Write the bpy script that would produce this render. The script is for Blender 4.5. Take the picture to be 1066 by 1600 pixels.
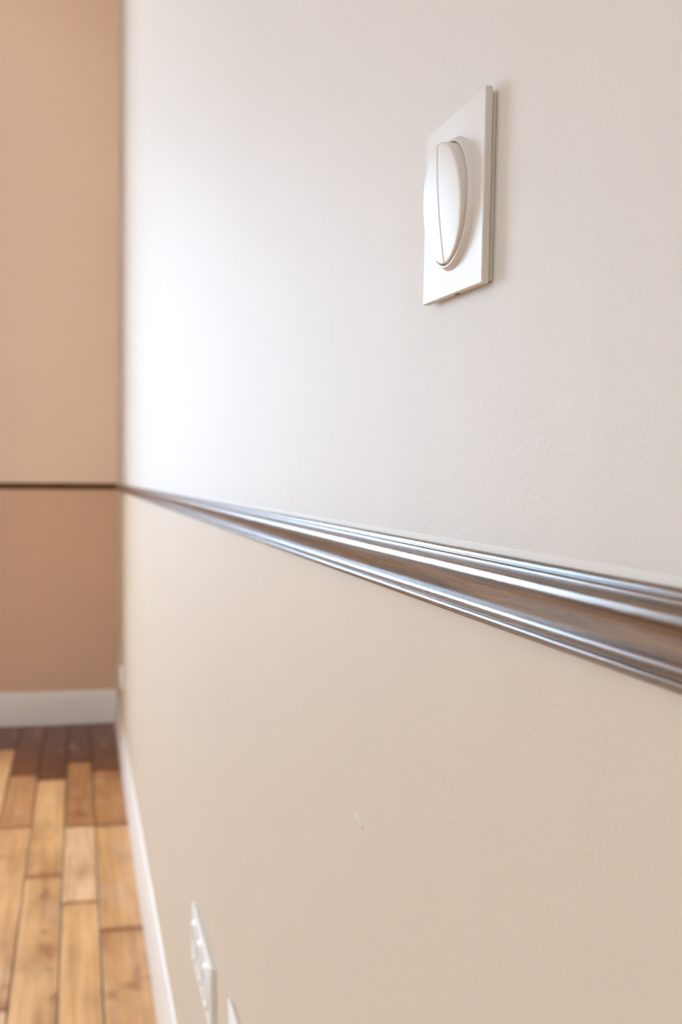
import bpy, bmesh, math, random
from mathutils import Matrix, Vector

for o in list(bpy.data.objects):
    bpy.data.objects.remove(o)
S = bpy.context.scene
COL = S.collection
random.seed(7)

# ------------------------------------------------------------------ frame of the place (metres)
XW = 0.168            # face of the right-hand wall
YB = 5.04             # face of the wall at the far end
XL, YF = -4.40, -2.60  # left wall, wall behind the camera
ZC = 3.40             # ceiling
EYE = 1.10            # camera height
WX0, WX1, WZ0, WZ1 = -2.45, -0.78, 0.50, 2.52   # window opening in the far wall
WT = 0.50             # thickness of the outer walls
VY0, VY1, VZ0, VZ1 = 0.60, 1.08, 0.90, 2.70    # opening added in the left wall for fill light
UX0, UX1, UZ0, UZ1 = -4.00, -2.70, 0.90, 2.60    # opening added behind the camera for fill light

# ------------------------------------------------------------------ camera
cd = bpy.data.cameras.new('camera')
cam = bpy.data.objects.new('camera', cd)
COL.objects.link(cam)
F_PX = 1732.0
cd.sensor_fit = 'VERTICAL'
cd.sensor_height = 36.0
cd.sensor_width = 24.0
cd.lens = F_PX * 36.0 / 1600.0
cd.clip_start = 0.01
YAW, PITCH, ROLL = math.radians(13.358), math.radians(1.733), math.radians(0.5)
rot = (Matrix.Rotation(-YAW, 4, 'Z') @ Matrix.Rotation(math.pi / 2 - PITCH, 4, 'X') @ Matrix.Rotation(ROLL, 4, 'Z'))
cam.matrix_world = Matrix.Translation((0, 0, EYE)) @ rot
cd.dof.use_dof = True
cd.dof.focus_distance = 0.505
cd.dof.aperture_fstop = 12.0
S.camera = cam

# ------------------------------------------------------------------ sky, window portal, exposure
w = bpy.data.worlds.new('sky')
S.world = w
w.use_nodes = True
bg = w.node_tree.nodes['Background']
bg.inputs['Color'].default_value = (0.575, 0.775, 1.0, 1)
bg.inputs['Strength'].default_value = 9.0
for size, loc, rot_ in (((WX1 - WX0, WZ1 - WZ0), ((WX0 + WX1) / 2, YB + WT - 0.01, (WZ0 + WZ1) / 2), (-math.pi / 2, 0, 0)),
                        ((VY1 - VY0, VZ1 - VZ0), (XL - WT + 0.01, (VY0 + VY1) / 2, (VZ0 + VZ1) / 2), (math.pi / 2, 0, -math.pi / 2)),
                        ((UX1 - UX0, UZ1 - UZ0), ((UX0 + UX1) / 2, YF - WT + 0.01, (UZ0 + UZ1) / 2), (math.pi / 2, 0, 0))):
    pl = bpy.data.lights.new('window_portal', 'AREA')
    pl.shape = 'RECTANGLE'
    pl.size, pl.size_y = size
    pl.cycles.is_portal = True
    po = bpy.data.objects.new('window_portal', pl)
    COL.objects.link(po)
    po.location = loc
    po.rotation_euler = rot_
S.view_settings.view_transform = 'Standard'
S.view_settings.look = 'None'
S.view_settings.gamma = 1.0
S.view_settings.use_curve_mapping = False
S.view_settings.exposure = 1.21
S.cycles.use_denoising = True
S.cycles.max_bounces = 14
S.cycles.diffuse_bounces = 10
S.cycles.glossy_bounces = 5


# ------------------------------------------------------------------ material helpers
def new_mat(name):
    m = bpy.data.materials.new(name)
    m.use_nodes = True
    nt = m.node_tree
    return m, nt, nt.nodes['Principled BSDF']


def N(nt, kind, **kw):
    n = nt.nodes.new(kind)
    for k, v in kw.items():
        if k in n.inputs:
            n.inputs[k].default_value = v
        else:
            setattr(n, k, v)
    return n


def coords(nt, scale, kind='Object', offset=None):
    tc = N(nt, 'ShaderNodeTexCoord')
    mp = N(nt, 'ShaderNodeMapping')
    mp.inputs['Scale'].default_value = scale
    nt.links.new(tc.outputs[kind], mp.inputs['Vector'])
    if offset is not None:
        nt.links.new(offset, mp.inputs['Location'])
    return mp.outputs['Vector']


def ramp(nt, fac, stops):
    r = N(nt, 'ShaderNodeValToRGB')
    el = r.color_ramp.elements
    while len(el) < len(stops):
        el.new(0.5)
    for e, (p, c) in zip(el, stops):
        e.position = p
        e.color = (*c, 1)
    nt.links.new(fac, r.inputs['Fac'])
    return r.outputs['Color']


def mix(nt, fac, a, b, mode='MIX'):
    m = N(nt, 'ShaderNodeMix', data_type='RGBA', blend_type=mode)
    for sock, v in ((m.inputs[0], fac), (m.inputs[6], a), (m.inputs[7], b)):
        if isinstance(v, bpy.types.NodeSocket):
            nt.links.new(v, sock)
        elif isinstance(v, (int, float)):
            sock.default_value = v
        else:
            sock.default_value = (*v, 1)
    return m.outputs[2]


def mat_paint(name, col, rough, streak=True, roller=0.18, spec=0.5):
    """wall paint: fine roller stipple, soft vertical trowel waves, tiny tone drift"""
    m, nt, b = new_mat(name)
    fine = N(nt, 'ShaderNodeTexNoise', Scale=1.0, Detail=3.0)
    nt.links.new(coords(nt, (420, 420, 420)), fine.inputs['Vector'])
    drift = N(nt, 'ShaderNodeTexNoise', Scale=1.0, Detail=2.0)
    nt.links.new(coords(nt, (2.2, 2.2, 3.0)), drift.inputs['Vector'])
    dark = tuple(c * 0.965 for c in col)
    nt.links.new(mix(nt, drift.outputs['Fac'], dark, col), b.inputs['Base Color'])
    b.inputs['Roughness'].default_value = rough
    b.inputs['Specular IOR Level'].default_value = spec
    b1 = N(nt, 'ShaderNodeBump', Strength=roller, Distance=0.001)
    nt.links.new(fine.outputs['Fac'], b1.inputs['Height'])
    if streak:
        wav = N(nt, 'ShaderNodeTexNoise', Scale=1.0, Detail=2.0)
        nt.links.new(coords(nt, (14, 14, 1.3)), wav.inputs['Vector'])
        b2 = N(nt, 'ShaderNodeBump', Strength=0.40, Distance=0.004)
        nt.links.new(wav.outputs['Fac'], b2.inputs['Height'])
        nt.links.new(b2.outputs['Normal'], b1.inputs['Normal'])
    nt.links.new(b1.outputs['Normal'], b.inputs['Normal'])
    return m


def mat_plain(name, col, rough, spec=0.5, bump=0.0):
    m, nt, b = new_mat(name)
    n = N(nt, 'ShaderNodeTexNoise', Scale=60.0, Detail=2.0)
    nt.links.new(coords(nt, (1, 1, 1)), n.inputs['Vector'])
    nt.links.new(mix(nt, n.outputs['Fac'], tuple(c * 0.98 for c in col), col), b.inputs['Base Color'])
    b.inputs['Roughness'].default_value = rough
    b.inputs['Specular IOR Level'].default_value = spec
    if bump:
        bp = N(nt, 'ShaderNodeBump', Strength=bump, Distance=0.0005)
        nt.links.new(n.outputs['Fac'], bp.inputs['Height'])
        nt.links.new(bp.outputs['Normal'], b.inputs['Normal'])
    return m


def mat_rail(name, along):
    """brown varnished wood; grain runs along the moulding"""
    m, nt, b = new_mat(name)
    sc = [260, 260, 260]
    sc[along] = 9
    g = N(nt, 'ShaderNodeTexNoise', Scale=1.0, Detail=5.0, Roughness=0.65)
    nt.links.new(coords(nt, sc), g.inputs['Vector'])
    s2 = [900, 900, 900]
    s2[along] = 120
    p = N(nt, 'ShaderNodeTexNoise', Scale=1.0, Detail=3.0)
    nt.links.new(coords(nt, s2), p.inputs['Vector'])
    nt.links.new(ramp(nt, g.outputs['Fac'], [(0.30, (0.028, 0.014, 0.008)), (0.52, (0.15, 0.07, 0.022)),
                                             (0.75, (0.26, 0.13, 0.045))]), b.inputs['Base Color'])
    b.inputs['Roughness'].default_value = 0.26
    b.inputs['IOR'].default_value = 1.43
    b1 = N(nt, 'ShaderNodeBump', Strength=0.22, Distance=0.0006)
    nt.links.new(g.outputs['Fac'], b1.inputs['Height'])
    b2 = N(nt, 'ShaderNodeBump', Strength=0.12, Distance=0.0004)
    nt.links.new(p.outputs['Fac'], b2.inputs['Height'])
    nt.links.new(b1.outputs['Normal'], b2.inputs['Normal'])
    nt.links.new(b2.outputs['Normal'], b.inputs['Normal'])
    return m


def mat_plank():
    m, nt, b = new_mat('varnished_floorboard')
    oi = N(nt, 'ShaderNodeObjectInfo')
    off = N(nt, 'ShaderNodeVectorMath', operation='SCALE')
    off.inputs[0].default_value = (13.0, 29.0, 7.0)
    nt.links.new(oi.outputs['Random'], off.inputs['Scale'])
    g = N(nt, 'ShaderNodeTexNoise', Scale=1.0, Detail=6.0, Roughness=0.6)
    nt.links.new(coords(nt, (55, 2.6, 20), offset=off.outputs[0]), g.inputs['Vector'])
    k = N(nt, 'ShaderNodeTexNoise', Scale=1.0, Detail=2.0)
    nt.links.new(coords(nt, (14, 8, 5), offset=off.outputs[0]), k.inputs['Vector'])
    tone = oi.outputs['Color']
    grain = ramp(nt, g.outputs['Fac'], [(0.30, (0.70, 0.62, 0.55)), (0.60, (1, 1, 1))])
    knot = ramp(nt, k.outputs['Fac'], [(0.26, (0.62, 0.48, 0.40)), (0.38, (1, 1, 1))])
    c = mix(nt, 1.0, tone, grain, 'MULTIPLY')
    c = mix(nt, 1.0, c, knot, 'MULTIPLY')
    blot = N(nt, 'ShaderNodeTexNoise', Scale=1.0, Detail=2.0)
    nt.links.new(coords(nt, (10, 3.2, 4), offset=off.outputs[0]), blot.inputs['Vector'])
    c = mix(nt, 1.0, c, ramp(nt, blot.outputs['Fac'], [(0.32, (0.74, 0.66, 0.58)), (0.50, (1, 1, 1)), (0.72, (1.12, 1.12, 1.14))]), 'MULTIPLY')
    off2 = N(nt, 'ShaderNodeVectorMath', operation='SCALE')
    off2.inputs[0].default_value = (-41.0, 67.0, 19.0)
    nt.links.new(oi.outputs['Random'], off2.inputs['Scale'])
    worn = N(nt, 'ShaderNodeTexNoise', Scale=1.0, Detail=2.0)
    nt.links.new(coords(nt, (12, 4.0, 4), offset=off2.outputs[0]), worn.inputs['Vector'])
    c = mix(nt, ramp(nt, worn.outputs['Fac'], [(0.56, (0, 0, 0)), (0.74, (0.24, 0.24, 0.24))]), c, (0.80, 0.68, 0.55))
    # grime gathered in the butt joints
    tg = N(nt, 'ShaderNodeTexCoord')
    sx = N(nt, 'ShaderNodeSeparateXYZ')
    nt.links.new(tg.outputs['Generated'], sx.inputs[0])
    end = ramp(nt, sx.outputs['Y'], [(0.0, (0.6, 0.46, 0.38)), (0.035, (1, 1, 1)), (0.972, (1, 1, 1)), (1.0, (0.7, 0.56, 0.48))])
    c = mix(nt, 1.0, c, end, 'MULTIPLY')
    nt.links.new(c, b.inputs['Base Color'])
    b.inputs['Roughness'].default_value = 0.36
    b.inputs['Specular IOR Level'].default_value = 0.5
    bp = N(nt, 'ShaderNodeBump', Strength=0.15, Distance=0.001)
    nt.links.new(g.outputs['Fac'], bp.inputs['Height'])
    nt.links.new(bp.outputs['Normal'], b.inputs['Normal'])
    return m


PAINT_UP = mat_paint('pale_peach_paint', (0.685, 0.625, 0.555), 0.625, spec=0.26)
PAINT_LOW = mat_paint('warm_beige_paint', (0.69, 0.588, 0.465), 0.66, spec=0.10)
END_UP = mat_paint('bounce_lit_end_wall_paint', (0.92, 0.70, 0.52), 0.55, spec=0.25)  # brighter than the long wall: missing light put into the paint colour
END_LOW = mat_paint('bounce_lit_low_end_wall_paint', (0.74, 0.49, 0.33), 0.55, spec=0.2)  # orange bounce light on the lower end wall put into the paint
PAINT_CEIL = mat_paint('ceiling_paint', (0.86, 0.81, 0.75), 0.7, streak=False)
GLOSS_WHITE = mat_plain('white_gloss_paint', (0.84, 0.77, 0.69), 0.55, spec=1.0, bump=0.05)
PLASTIC = mat_plain('white_plastic', (0.68, 0.625, 0.56), 0.42, spec=0.22)
SOCKET_WHITE = mat_plain('bright_white_plastic', (0.84, 0.82, 0.79), 0.4)
PLASTIC_DK = mat_plain('shadow_gap_plastic', (0.10, 0.085, 0.07), 0.6)
METAL = mat_plain('pin_metal', (0.45, 0.42, 0.36), 0.35)
RAIL_Y = mat_rail('varnished_rail_wood_lengthwise', 1)
RAIL_X = mat_rail('varnished_rail_wood_crosswise', 0)
PLANK = mat_plank()
CAULK = mat_plain('pale_caulk', (0.72, 0.65, 0.565), 0.6, spec=0.3)
BLOCKER_CLOTH = mat_plain('brown_blocker_cloth', (0.20, 0.12, 0.075), 0.85, spec=0.1)  # cloth of the unseen curtains added to shade the corner
DOORWOOD = mat_plain('dark_door_wood', (0.16, 0.085, 0.04), 0.4)
SUBFLOOR = mat_plain('subfloor_shadow', (0.07, 0.035, 0.018), 0.8)


# ------------------------------------------------------------------ mesh helpers
def obj(name, bm, mats, parent=None, smooth=False):
    bmesh.ops.recalc_face_normals(bm, faces=bm.faces[:])
    me = bpy.data.meshes.new(name)
    bm.to_mesh(me)
    bm.free()
    for m in (mats if isinstance(mats, (list, tuple)) else [mats]):
        me.materials.append(m)
    if smooth:
        me.polygons.foreach_set('use_smooth', [True] * len(me.polygons))
    o = bpy.data.objects.new(name, me)
    COL.objects.link(o)
    if parent is not None:
        o.parent = parent
    return o


def tag(o, label, cat, group=None, kind=None):
    o['label'] = label
    o['category'] = cat
    if group:
        o['group'] = group
    if kind:
        o['kind'] = kind
    return o


def smooth_by_angle(o, deg=35):
    me = o.data
    me.polygons.foreach_set('use_smooth', [True] * len(me.polygons))
    bm = bmesh.new()
    bm.from_mesh(me)
    for e in bm.edges:
        e.smooth = len(e.link_faces) == 2 and e.calc_face_angle(0) < math.radians(deg)
    bm.to_mesh(me)
    bm.free()
    return o


def add_box(bm, x0, x1, y0, y1, z0, z1, mi=0):
    v = [bm.verts.new(p) for p in ((x0, y0, z0), (x1, y0, z0), (x1, y1, z0), (x0, y1, z0),
                                   (x0, y0, z1), (x1, y0, z1), (x1, y1, z1), (x0, y1, z1))]
    for q in ((0, 3, 2, 1), (4, 5, 6, 7), (0, 1, 5, 4), (1, 2, 6, 5), (2, 3, 7, 6), (3, 0, 4, 7)):
        bm.faces.new([v[i] for i in q]).material_index = mi
    return v


def rounded_box(w_, h_, d_, r, seg=3, z0=0.0):
    bm = bmesh.new()
    add_box(bm, -w_ / 2, w_ / 2, -h_ / 2, h_ / 2, z0, z0 + d_)
    bmesh.ops.bevel(bm, geom=bm.edges[:], offset=r, segments=seg, profile=0.5, affect='EDGES')
    return bm


def lathe(bm, prof, seg=64, cx=0, cy=0):
    rings = []
    for r, z in prof:
        if r < 1e-7:
            rings.append([bm.verts.new((cx, cy, z))])
        else:
            rings.append([bm.verts.new((cx + r * math.cos(2 * math.pi * i / seg), cy + r * math.sin(2 * math.pi * i / seg), z))
                          for i in range(seg)])
    for a, b in zip(rings, rings[1:]):
        for i in range(seg):
            j = (i + 1) % seg
            if len(a) == 1 and len(b) == 1:
                continue
            if len(a) == 1:
                bm.faces.new((a[0], b[i], b[j]))
            elif len(b) == 1:
                bm.faces.new((a[i], a[j], b[0]))
            else:
                bm.faces.new((a[i], a[j], b[j], b[i]))


def sweep(pts_a, pts_b):
    """two matching 3D outlines joined into a closed bar"""
    bm = bmesh.new()
    a = [bm.verts.new(p) for p in pts_a]
    b = [bm.verts.new(p) for p in pts_b]
    n = len(a)
    for i in range(n):
        j = (i + 1) % n
        bm.faces.new((a[i], a[j], b[j], b[i]))
    bm.faces.new(a)
    bm.faces.new(b)
    return bm


# ------------------------------------------------------------------ room shell
RAIL_H = EYE - 0.045       # the height at which the two wall colours meet, behind the rail
bm = bmesh.new()
add_box(bm, XW, XW + 0.12, YF - WT, YB + WT, 0, RAIL_H, 1)
add_box(bm, XW, XW + 0.12, YF - WT, YB + WT, RAIL_H, ZC, 0)
tag(obj('wall_right', bm, [PAINT_UP, PAINT_LOW]), 'long pale satin-painted wall carrying the light switch and the rail', 'wall', kind='structure')

bm = bmesh.new()
for x0, x1, z0, z1, mi in ((WX1, XW, 0, RAIL_H, 1), (WX1, XW, RAIL_H, ZC, 0),
                           (XL, WX0, 0, RAIL_H, 1), (XL, WX0, RAIL_H, ZC, 0),
                           (WX0, WX1, 0, WZ0, 1), (WX0, WX1, WZ1, ZC, 0)):
    add_box(bm, x0, x1, YB, YB + WT, z0, z1, mi)
tag(obj('wall_back', bm, [END_UP, END_LOW]), 'shaded end wall at the far left, warm light put into its paint', 'wall', kind='structure')

bm = bmesh.new()
for y0, y1, z0, z1, mi in ((VY1, YB + WT, 0, RAIL_H, 1), (VY1, YB + WT, RAIL_H, ZC, 0),
                           (YF - WT, VY0, 0, RAIL_H, 1), (YF - WT, VY0, RAIL_H, ZC, 0),
                           (VY0, VY1, 0, VZ0, 1), (VY0, VY1, VZ1, ZC, 0)):
    add_box(bm, XL - WT, XL, y0, y1, z0, z1, mi)
tag(obj('wall_left', bm, [PAINT_UP, PAINT_LOW]), 'painted wall opposite the light switch, out of view', 'wall', kind='structure')
bm = bmesh.new()
for x0, x1, z0, z1, mi in ((UX1, XW, 0, RAIL_H, 1), (UX1, XW, RAIL_H, ZC, 0),
                           (XL, UX0, 0, RAIL_H, 1), (XL, UX0, RAIL_H, ZC, 0),
                           (UX0, UX1, 0, UZ0, 1), (UX0, UX1, UZ1, ZC, 0)):
    add_box(bm, x0, x1, YF - WT, YF, z0, z1, mi)
tag(obj('wall_front', bm, [PAINT_UP, PAINT_LOW]), 'painted wall behind the viewer, out of view', 'wall', kind='structure')
bm = bmesh.new()
add_box(bm, XL - WT, XW + 0.12, YF - WT, YB + WT, ZC, ZC + 0.1)
tag(obj('ceiling', bm, PAINT_CEIL), 'white painted ceiling above the frame', 'ceiling', kind='structure')

# floor: dark bed with each board laid on it
bm = bmesh.new()
add_box(bm, XL - WT, XW + 0.12, YF - WT, YB + WT, -0.08, -0.012)
floor = tag(obj('floor', bm, SUBFLOOR), 'varnished honey-brown wooden strip floor', 'floor', kind='structure')
seams = [XW - 0.002, 0.054, -0.039, -0.140, -0.243]
while seams[-1] > XL:
    seams.append(seams[-1] - 0.100)
seams[-1] = XL
fixed = {0: [4.22, 3.54, 2.714, 1.6, 0.5, -0.8], 1: [4.36, 3.55, 2.91, 1.9, 0.7, -0.6], 2: [4.12, 3.12, 1.8, 0.4, -1.0],
         3: [4.20, 3.577, 2.35, 1.2, -0.2, -1.4], 4: [4.62, 3.0, 2.6, 1.0, -0.7]}
HALF_SHADED = [(0.46, 0.20, 0.07), (0.52, 0.245, 0.085), (0.58, 0.29, 0.11)]  # boards before the far end, fading shade put into their colour
SHADED_RED = [(0.165, 0.045, 0.016), (0.20, 0.060, 0.020), (0.15, 0.042, 0.016)]    # reddish far boards, the shade of the far end put into their colour
TONES = [(0.72, 0.40, 0.16), (0.80, 0.47, 0.20), (0.84, 0.52, 0.25), (0.88, 0.60, 0.33), (0.85, 0.56, 0.31)]
for i in range(len(seams) - 1):
    if i in fixed:
        cuts = fixed[i]
    else:
        cuts, y = [], YB - random.uniform(0.4, 1.4)
        while y > YF + 0.5:
            cuts.append(y)
            y -= random.uniform(0.9, 1.7)
    ys = [YB] + cuts + [YF]
    for a, b in zip(ys, ys[1:]):
        wd = seams[i] - seams[i + 1] - 0.0032
        ln = a - b - 0.006
        bm = bmesh.new()
        add_box(bm, -wd / 2, wd / 2, -ln / 2, ln / 2, -0.012, 0)
        top = [e for e in bm.edges if all(abs(v.co.z) < 1e-6 for v in e.verts)]
        bmesh.ops.bevel(bm, geom=top, offset=0.0022, segments=1, affect='EDGES')
        p = obj('plank', bm, PLANK, floor)
        p.color = (*(random.choice(SHADED_RED) if a == YB and i < 5 else random.choice(HALF_SHADED) if b > 3.4 and i < 4 else random.choice(TONES)), 1)
        p.location = ((seams[i] + seams[i + 1]) / 2, (a + b) / 2, random.uniform(-0.0006, 0.0))

# skirting boards
BASE = [(0, 0), (0.0108, 0), (0.0108, 0.110), (0.0100, 0.116), (0.0070, 0.125), (0.0058, 0.135), (0.0045, 0.141),
        (0.0025, 0.146), (0, 0.148)]
o = obj('baseboard_right', sweep([(XW - p, YF, h) for p, h in BASE], [(XW - p, YB - p, h) for p, h in BASE]), GLOSS_WHITE)
tag(smooth_by_angle(o, 30), 'glossy white skirting board running along the long wall', 'baseboard', kind='structure')
o = obj('baseboard_back', sweep([(XL, YB - p, h) for p, h in BASE], [(XW - p, YB - p, h) for p, h in BASE]), GLOSS_WHITE)
tag(smooth_by_angle(o, 30), 'shaded cream skirting board on the far end wall', 'baseboard', kind='structure')

# moulded rail: (stand-off from wall, drop below eye height) in millimetres
PROF = [(0, 30.4), (2.6, 30.4), (3.2, 30.7), (3.5, 31.2), (3.75, 32.2), (3.4, 32.6), (3.5, 32.9), (4.7, 33.0), (5.1, 33.3), (5.35, 34.2), (5.2, 34.6),
        (7.2, 35.2), (9.2, 35.6), (10.1, 35.8), (10.55, 36.1), (10.8, 36.8), (11.0, 37.6), (11.12, 38.4), (11.05, 39.0), (10.3, 39.6),
        (8.8, 40.6), (7.6, 41.8), (6.6, 43.3), (5.8, 45.2), (5.2, 47.2), (4.7, 49.2), (4.3, 51.1), (5.7, 51.25), (6.1, 51.6), (6.35, 52.4),
        (6.5, 53.3), (6.2, 53.9), (5.4, 54.4), (4.9, 54.7), (4.7, 55.7), (5.1, 55.9), (5.5, 56.3), (5.7, 57.0), (5.6, 57.7), (5.0, 58.3),
        (2.4, 58.9), (2.1, 60.3), (0, 60.5)]
RP = [(p / 1000, EYE - h / 1000) for p, h in PROF]
o = obj('trim_1', sweep([(XW - p, YF, z) for p, z in RP], [(XW - p, YB - p, z) for p, z in RP]), RAIL_Y)
tag(smooth_by_angle(o, 40), 'dark varnished moulded wooden rail with blue sheen along the long wall', 'rail', kind='structure')
obj('caulk_line', sweep([(XW - p, YF, EYE - h) for p, h in ((0, 0.0272), (0.0002, 0.0276), (0.0004, 0.0306), (0, 0.0306))],
                        [(XW - p, YB, EYE - h) for p, h in ((0, 0.0272), (0.0002, 0.0276), (0.0004, 0.0306), (0, 0.0306))]), CAULK, o)
o = obj('trim_2', sweep([(WX1 + 0.06, YB - p, z) for p, z in RP], [(XW - p, YB - p, z) for p, z in RP]), RAIL_X)
tag(smooth_by_angle(o, 40), 'near-black wooden rail across the shaded far end wall', 'rail', kind='structure')

# the end-wall window, and two unseen ones added for fill light
def window(name, label, length, height, loc, turn):
    win = bpy.data.objects.new(name, None)
    COL.objects.link(win)
    win.location = loc
    win.rotation_euler = (0, 0, turn)
    tag(win, label, 'window', kind='structure')
    h_, y0, y1 = length / 2, WT - 0.10, WT - 0.05
    bars = [('window_frame', [(-h_, -h_ + 0.05, y0, y1, 0, height), (h_ - 0.05, h_, y0, y1, 0, height),
                              (-h_ + 0.05, h_ - 0.05, y0, y1, 0, 0.05), (-h_ + 0.05, h_ - 0.05, y0, y1, height - 0.05, height)]),
            ('mullion', [(-0.03, 0.03, y0, y1, 0.05, height - 0.05)]),
            ('window_sill', [(-h_ - 0.03, h_ + 0.03, -0.03, 0.0, -0.03, 0.0)])]
    for nm, boxes in bars:
        bm = bmesh.new()
        for q in boxes:
            add_box(bm, *q)
        obj(nm, bm, GLOSS_WHITE, win)


window('window_1', 'white-framed window in the end wall, left of the view', WX1 - WX0, WZ1 - WZ0, ((WX0 + WX1) / 2, YB, WZ0), 0)
window('fill_window_left', 'white-framed window added in the opposite wall for fill light, unseen', VY1 - VY0, VZ1 - VZ0, (XL, (VY0 + VY1) / 2, VZ0), math.pi / 2)
window('fill_window_behind', 'white-framed window added behind the viewer for fill light, unseen', UX1 - UX0, UZ1 - UZ0, ((UX0 + UX1) / 2, YF, UZ0), math.pi)

# unseen curtains added at the far window to shade the corner, in deep folds
def blocker(x0, x1, label):
    n, d = 28, 0.13
    bm = bmesh.new()
    path = []
    for i in range(n * 4 + 1):
        t = i / (n * 4)
        a_ = t * math.pi * 2 * 4.5
        path.append((x0 + (x1 - x0) * t, YB - 0.19 + d * math.sin(a_) * (0.92 + 0.08 * math.sin(3.1 * a_))))
    lo = [bm.verts.new((x, y, 0.015)) for x, y in path]
    hi = [bm.verts.new((x0 + (x - x0) * 0.96 + 0.02 * (x1 - x0), YB - 0.19 + (y - YB + 0.19) * 0.8, 2.86)) for x, y in path]
    for i in range(len(path) - 1):
        bm.faces.new((lo[i], lo[i + 1], hi[i + 1], hi[i]))
    c = obj('blocker', bm, BLOCKER_CLOTH, smooth=True)
    sm = c.modifiers.new('cloth_thickness', 'SOLIDIFY')
    sm.thickness = 0.003
    tag(c, label, 'blocker', 'unseen cloths added at the end window')
    return c


blocker(WX1 - 0.02, WX1 + 0.20, 'brown gathered cloth added out of view to shade the far corner')
blocker(WX0 - 0.20, WX0 + 0.02, 'matching brown gathered cloth added at the far side of the end window, unseen')
bm = bmesh.new()
lathe(bm, [(0, WX0 - 0.32), (0.022, WX0 - 0.31), (0.022, WX0 - 0.27), (0.012, WX0 - 0.265), (0.012, WX1 + 0.265), (0.022, WX1 + 0.27),
           (0.022, WX1 + 0.31), (0, WX1 + 0.32)], 20)
rodm = Matrix.Translation((0, YB - 0.19, 2.875)) @ Matrix.Rotation(math.pi / 2, 4, 'Y')
bmesh.ops.transform(bm, matrix=rodm, verts=bm.verts[:])
for x in (WX0 - 0.24, WX1 + 0.24):
    add_box(bm, x - 0.008, x + 0.008, YB - 0.19, YB, 2.868, 2.882)
tag(smooth_by_angle(obj('blocker_rod', bm, DOORWOOD), 40), 'wooden rod added over the end window to carry the unseen cloths', 'curtain rod')

# ------------------------------------------------------------------ wall fittings
def on_wall(name, y, z, turn=0.0):
    """Empty whose local X runs towards the viewer along the wall, Y up, Z out of the wall"""
    e = bpy.data.objects.new(name, None)
    COL.objects.link(e)
    m = Matrix(((0, 0, -1, XW), (-1, 0, 0, y), (0, 1, 0, z), (0, 0, 0, 1)))
    e.matrix_world = m @ Matrix.Rotation(turn, 4, 'Z')
    return e


def face_plate(wd, ht, z_edge, dish, hole_r, centres, n=20):
    """slightly hollowed square plate with a thin slab edge"""
    bm = bmesh.new()
    nx, ny = max(8, int(n * wd / ht)), n
    z_back = z_edge - 0.0030

    def zf(u, v):
        return z_edge - dish * (1 - u * u) * (1 - v * v)
    gx = [-1 + 2 * i / nx for i in range(nx + 1)]
    gy = [-1 + 2 * j / ny for j in range(ny + 1)]
    r = 0.0004
    top = [[bm.verts.new((u * (wd / 2 - r), v * (ht / 2 - r), zf(u, v))) for u in gx] for v in gy]
    for j in range(ny):
        for i in range(nx):
            bm.faces.new((top[j][i], top[j][i + 1], top[j + 1][i + 1], top[j + 1][i]))
    loop = [(0, i) for i in range(nx + 1)] + [(j, nx) for j in range(1, ny + 1)] + \
           [(ny, i) for i in range(nx - 1, -1, -1)] + [(j, 0) for j in range(ny - 1, 0, -1)]
    prev = [top[j][i] for j, i in loop]
    for grow, dz in ((1, -0.0004), (1, None)):
        ring = []
        for (j, i) in loop:
            c = top[j][i].co
            z = c.z + dz if dz is not None else z_back
            ring.append(bm.verts.new((gx[i] * wd / 2, gy[j] * ht / 2, z)))
        for k in range(len(loop)):
            q = (k + 1) % len(loop)
            bm.faces.new((prev[k], prev[q], ring[q], ring[k]))
        prev = ring
    bm.faces.new(prev)
    return bm


def collar_bm(r_out, r_in, z0, z_lip, z_floor, cx=0.0):
    bm = bmesh.new()
    prof = [(r_out, z0 - 0.0016), (r_out - 0.0002, z0), (r_out - 0.0012, z0 + (z_lip - z0) * 0.35),
            (r_in + 0.0011, z_lip - 0.0003), (r_in + 0.0007, z_lip), (r_in + 0.0002, z_lip), (r_in, z_lip - 0.0004), (r_in, z_floor)]
    lathe(bm, prof, 96, cx, 0)
    return bm


def rocker_bm(side, R, gap, z_mid, tilt, dome, z_base):
    """half-round rocker key, domed and tipped so that its top stands proud"""
    bm = bmesh.new()
    out = []
    n = 48
    g = gap / 2
    for i in range(n + 1):
        a = -math.pi / 2 + math.pi * i / n
        x, y = R * math.cos(a), R * math.sin(a)
        out.append((max(x, g), y))
    m_ = 24
    for j in range(1, m_):
        out.append((g, R - 2 * R * j / m_))
    cx = R * 0.42

    def zf(x, y):
        return z_mid + math.tan(tilt) * y + dome * (1 - (y / R) ** 2) + 0.0011 * (1 - (x / R) ** 2)
    rings = []
    for s, dz in ((1.0, None), (1.0, -0.00055), (0.988, -0.00022), (0.968, -0.00005), (0.94, 0), (0.8, 0), (0.6, 0), (0.4, 0), (0.2, 0)):
        ring = []
        for x, y in out:
            px, py = cx + (x - cx) * s, y * s
            ring.append(bm.verts.new((side * px, py, z_base if dz is None else zf(px, py) + dz)))
        rings.append(ring)
    L = len(out)
    for a, b in zip(rings, rings[1:]):
        for k in range(L):
            q = (k + 1) % L
            bm.faces.new((a[k], a[q], b[q], b[k]))
    c = bm.verts.new((side * cx, 0, zf(cx, 0)))
    for k in range(L):
        bm.faces.new((rings[-1][k], rings[-1][(k + 1) % L], c))
    bm.faces.new(rings[0])
    return bm


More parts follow.
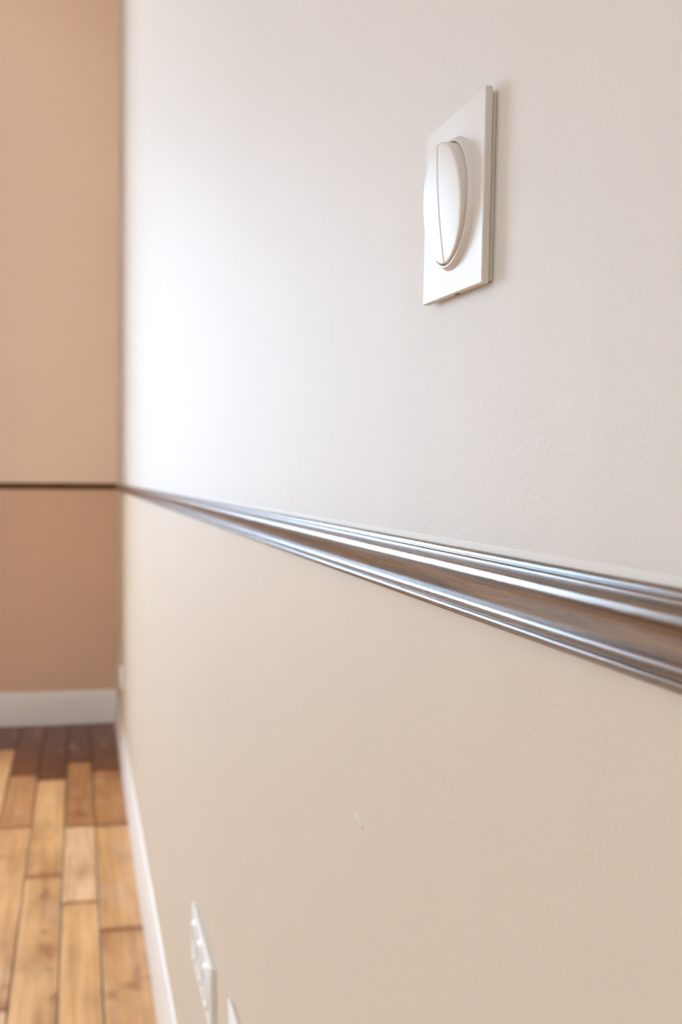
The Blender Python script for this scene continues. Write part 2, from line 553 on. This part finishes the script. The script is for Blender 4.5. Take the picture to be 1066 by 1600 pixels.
# the double light switch
sw = on_wall('light_switch', 0.4748, EYE + 0.1228, math.radians(-1.8))
tag(sw, 'white square double light switch with round split rocker on the pale wall', 'light switch')
smooth_by_angle(obj('face_plate', face_plate(0.080, 0.080, 0.0056, 0.0010, 0.03, [(0, 0)]), PLASTIC, sw), 40)
obj('mounting_base', rounded_box(0.0772, 0.0772, 0.0030, 0.0005, 2), PLASTIC, sw)
smooth_by_angle(obj('collar', collar_bm(0.0298, 0.0268, 0.0046, 0.0078, 0.0040), PLASTIC, sw), 40)
bm = bmesh.new()
lathe(bm, [(0.0266, 0.0044), (0.0266, 0.0052), (0, 0.0052)], 64)
obj('mechanism', bm, PLASTIC_DK, sw)
for s in (-1, 1):
    k = smooth_by_angle(obj('rocker', rocker_bm(s, 0.0262, 0.0005, 0.0096, math.radians(4.6), 0.0011, 0.0046), PLASTIC, sw), 40)
bm = rounded_box(0.0060, 0.0006, 0.0011, 0.0001, 1, 0.0029)
o = obj('release_slot', bm, PLASTIC_DK, sw)
o.location = (0.004, -0.0399, 0)


# sockets low on the wall
def socket(name, y, z, gangs, label, cat_group, thick=0.0055):
    t = on_wall(name, y, z)
    tag(t, label, 'socket', cat_group)
    pitch = 0.071
    wd = 0.080 + pitch * (gangs - 1)
    smooth_by_angle(obj('face_plate', face_plate(wd, 0.080, thick, 0.0008, 0.03, []), SOCKET_WHITE, t), 40)
    obj('mounting_base', rounded_box(wd - 0.003, 0.077, thick - 0.0026, 0.0005, 2), SOCKET_WHITE, t)
    for g_ in range(gangs):
        cx = (g_ - (gangs - 1) / 2) * pitch
        bm = bmesh.new()
        zf = thick - 0.0010
        lathe(bm, [(0.0298, zf - 0.001), (0.0290, zf + 0.0015), (0.0262, zf + 0.0044), (0.0235, zf + 0.0048), (0.0215, zf + 0.0044),
                   (0.0198, zf + 0.0005), (0.0194, zf + 0.0001), (0, zf + 0.0001)], 48)
        sk = smooth_by_angle(obj('socket_well', bm, SOCKET_WHITE, t), 40)
        sk.location = (cx, 0, 0)
        for px in (-0.0095, 0.0095):
            bm = bmesh.new()
            lathe(bm, [(0.0026, zf), (0.0026, zf + 0.0003), (0, zf + 0.0003)], 20)
            h = obj('pin_hole', bm, PLASTIC_DK, sk)
            h.location = (px, 0, 0)
        bm = bmesh.new()
        lathe(bm, [(0.0024, zf), (0.0024, zf + 0.0030), (0.0016, zf + 0.0036), (0, zf + 0.0038)], 20)
        h = smooth_by_angle(obj('earth_pin', bm, METAL, sk), 40)
        h.location = (0, 0.0105, 0)
    return t


socket('triple_socket', 1.466, EYE - 0.609 - 0.040, 3, 'white triple socket plate low on the wall near the bottom edge', 'sockets low on the long wall', 0.0075)
socket('single_socket', 1.165, EYE - 0.577 - 0.040, 1, 'white socket corner just showing right of the triple socket', 'sockets low on the long wall')
socket('corner_socket', 4.25, 0.345, 1, 'small pale socket above the skirting near the far corner', 'sockets low on the long wall', 0.012)

# chipped fleck of filler on the lower wall
bm = bmesh.new()
bmesh.ops.create_icosphere(bm, subdivisions=2, radius=1.0)
for v in bm.verts:
    v.co = Vector((v.co.x * 0.0004, v.co.y * 0.0125, v.co.z * 0.0022)) * (1 + 0.15 * math.sin(7 * v.co.y + 3 * v.co.z))
fl = smooth_by_angle(obj('paint_fleck', bm, PAINT_UP), 60)
r_ = rot.to_3x3() @ Vector(((561 - 533) / F_PX, (800 - 1282) / F_PX, -1))
r_ *= XW / r_.x
fl.location = (XW, r_.y, EYE + r_.z)
fl.rotation_euler = (math.radians(9), 0, 0)
tag(fl, 'tiny pale paint fleck on the lower beige wall', 'paint fleck')
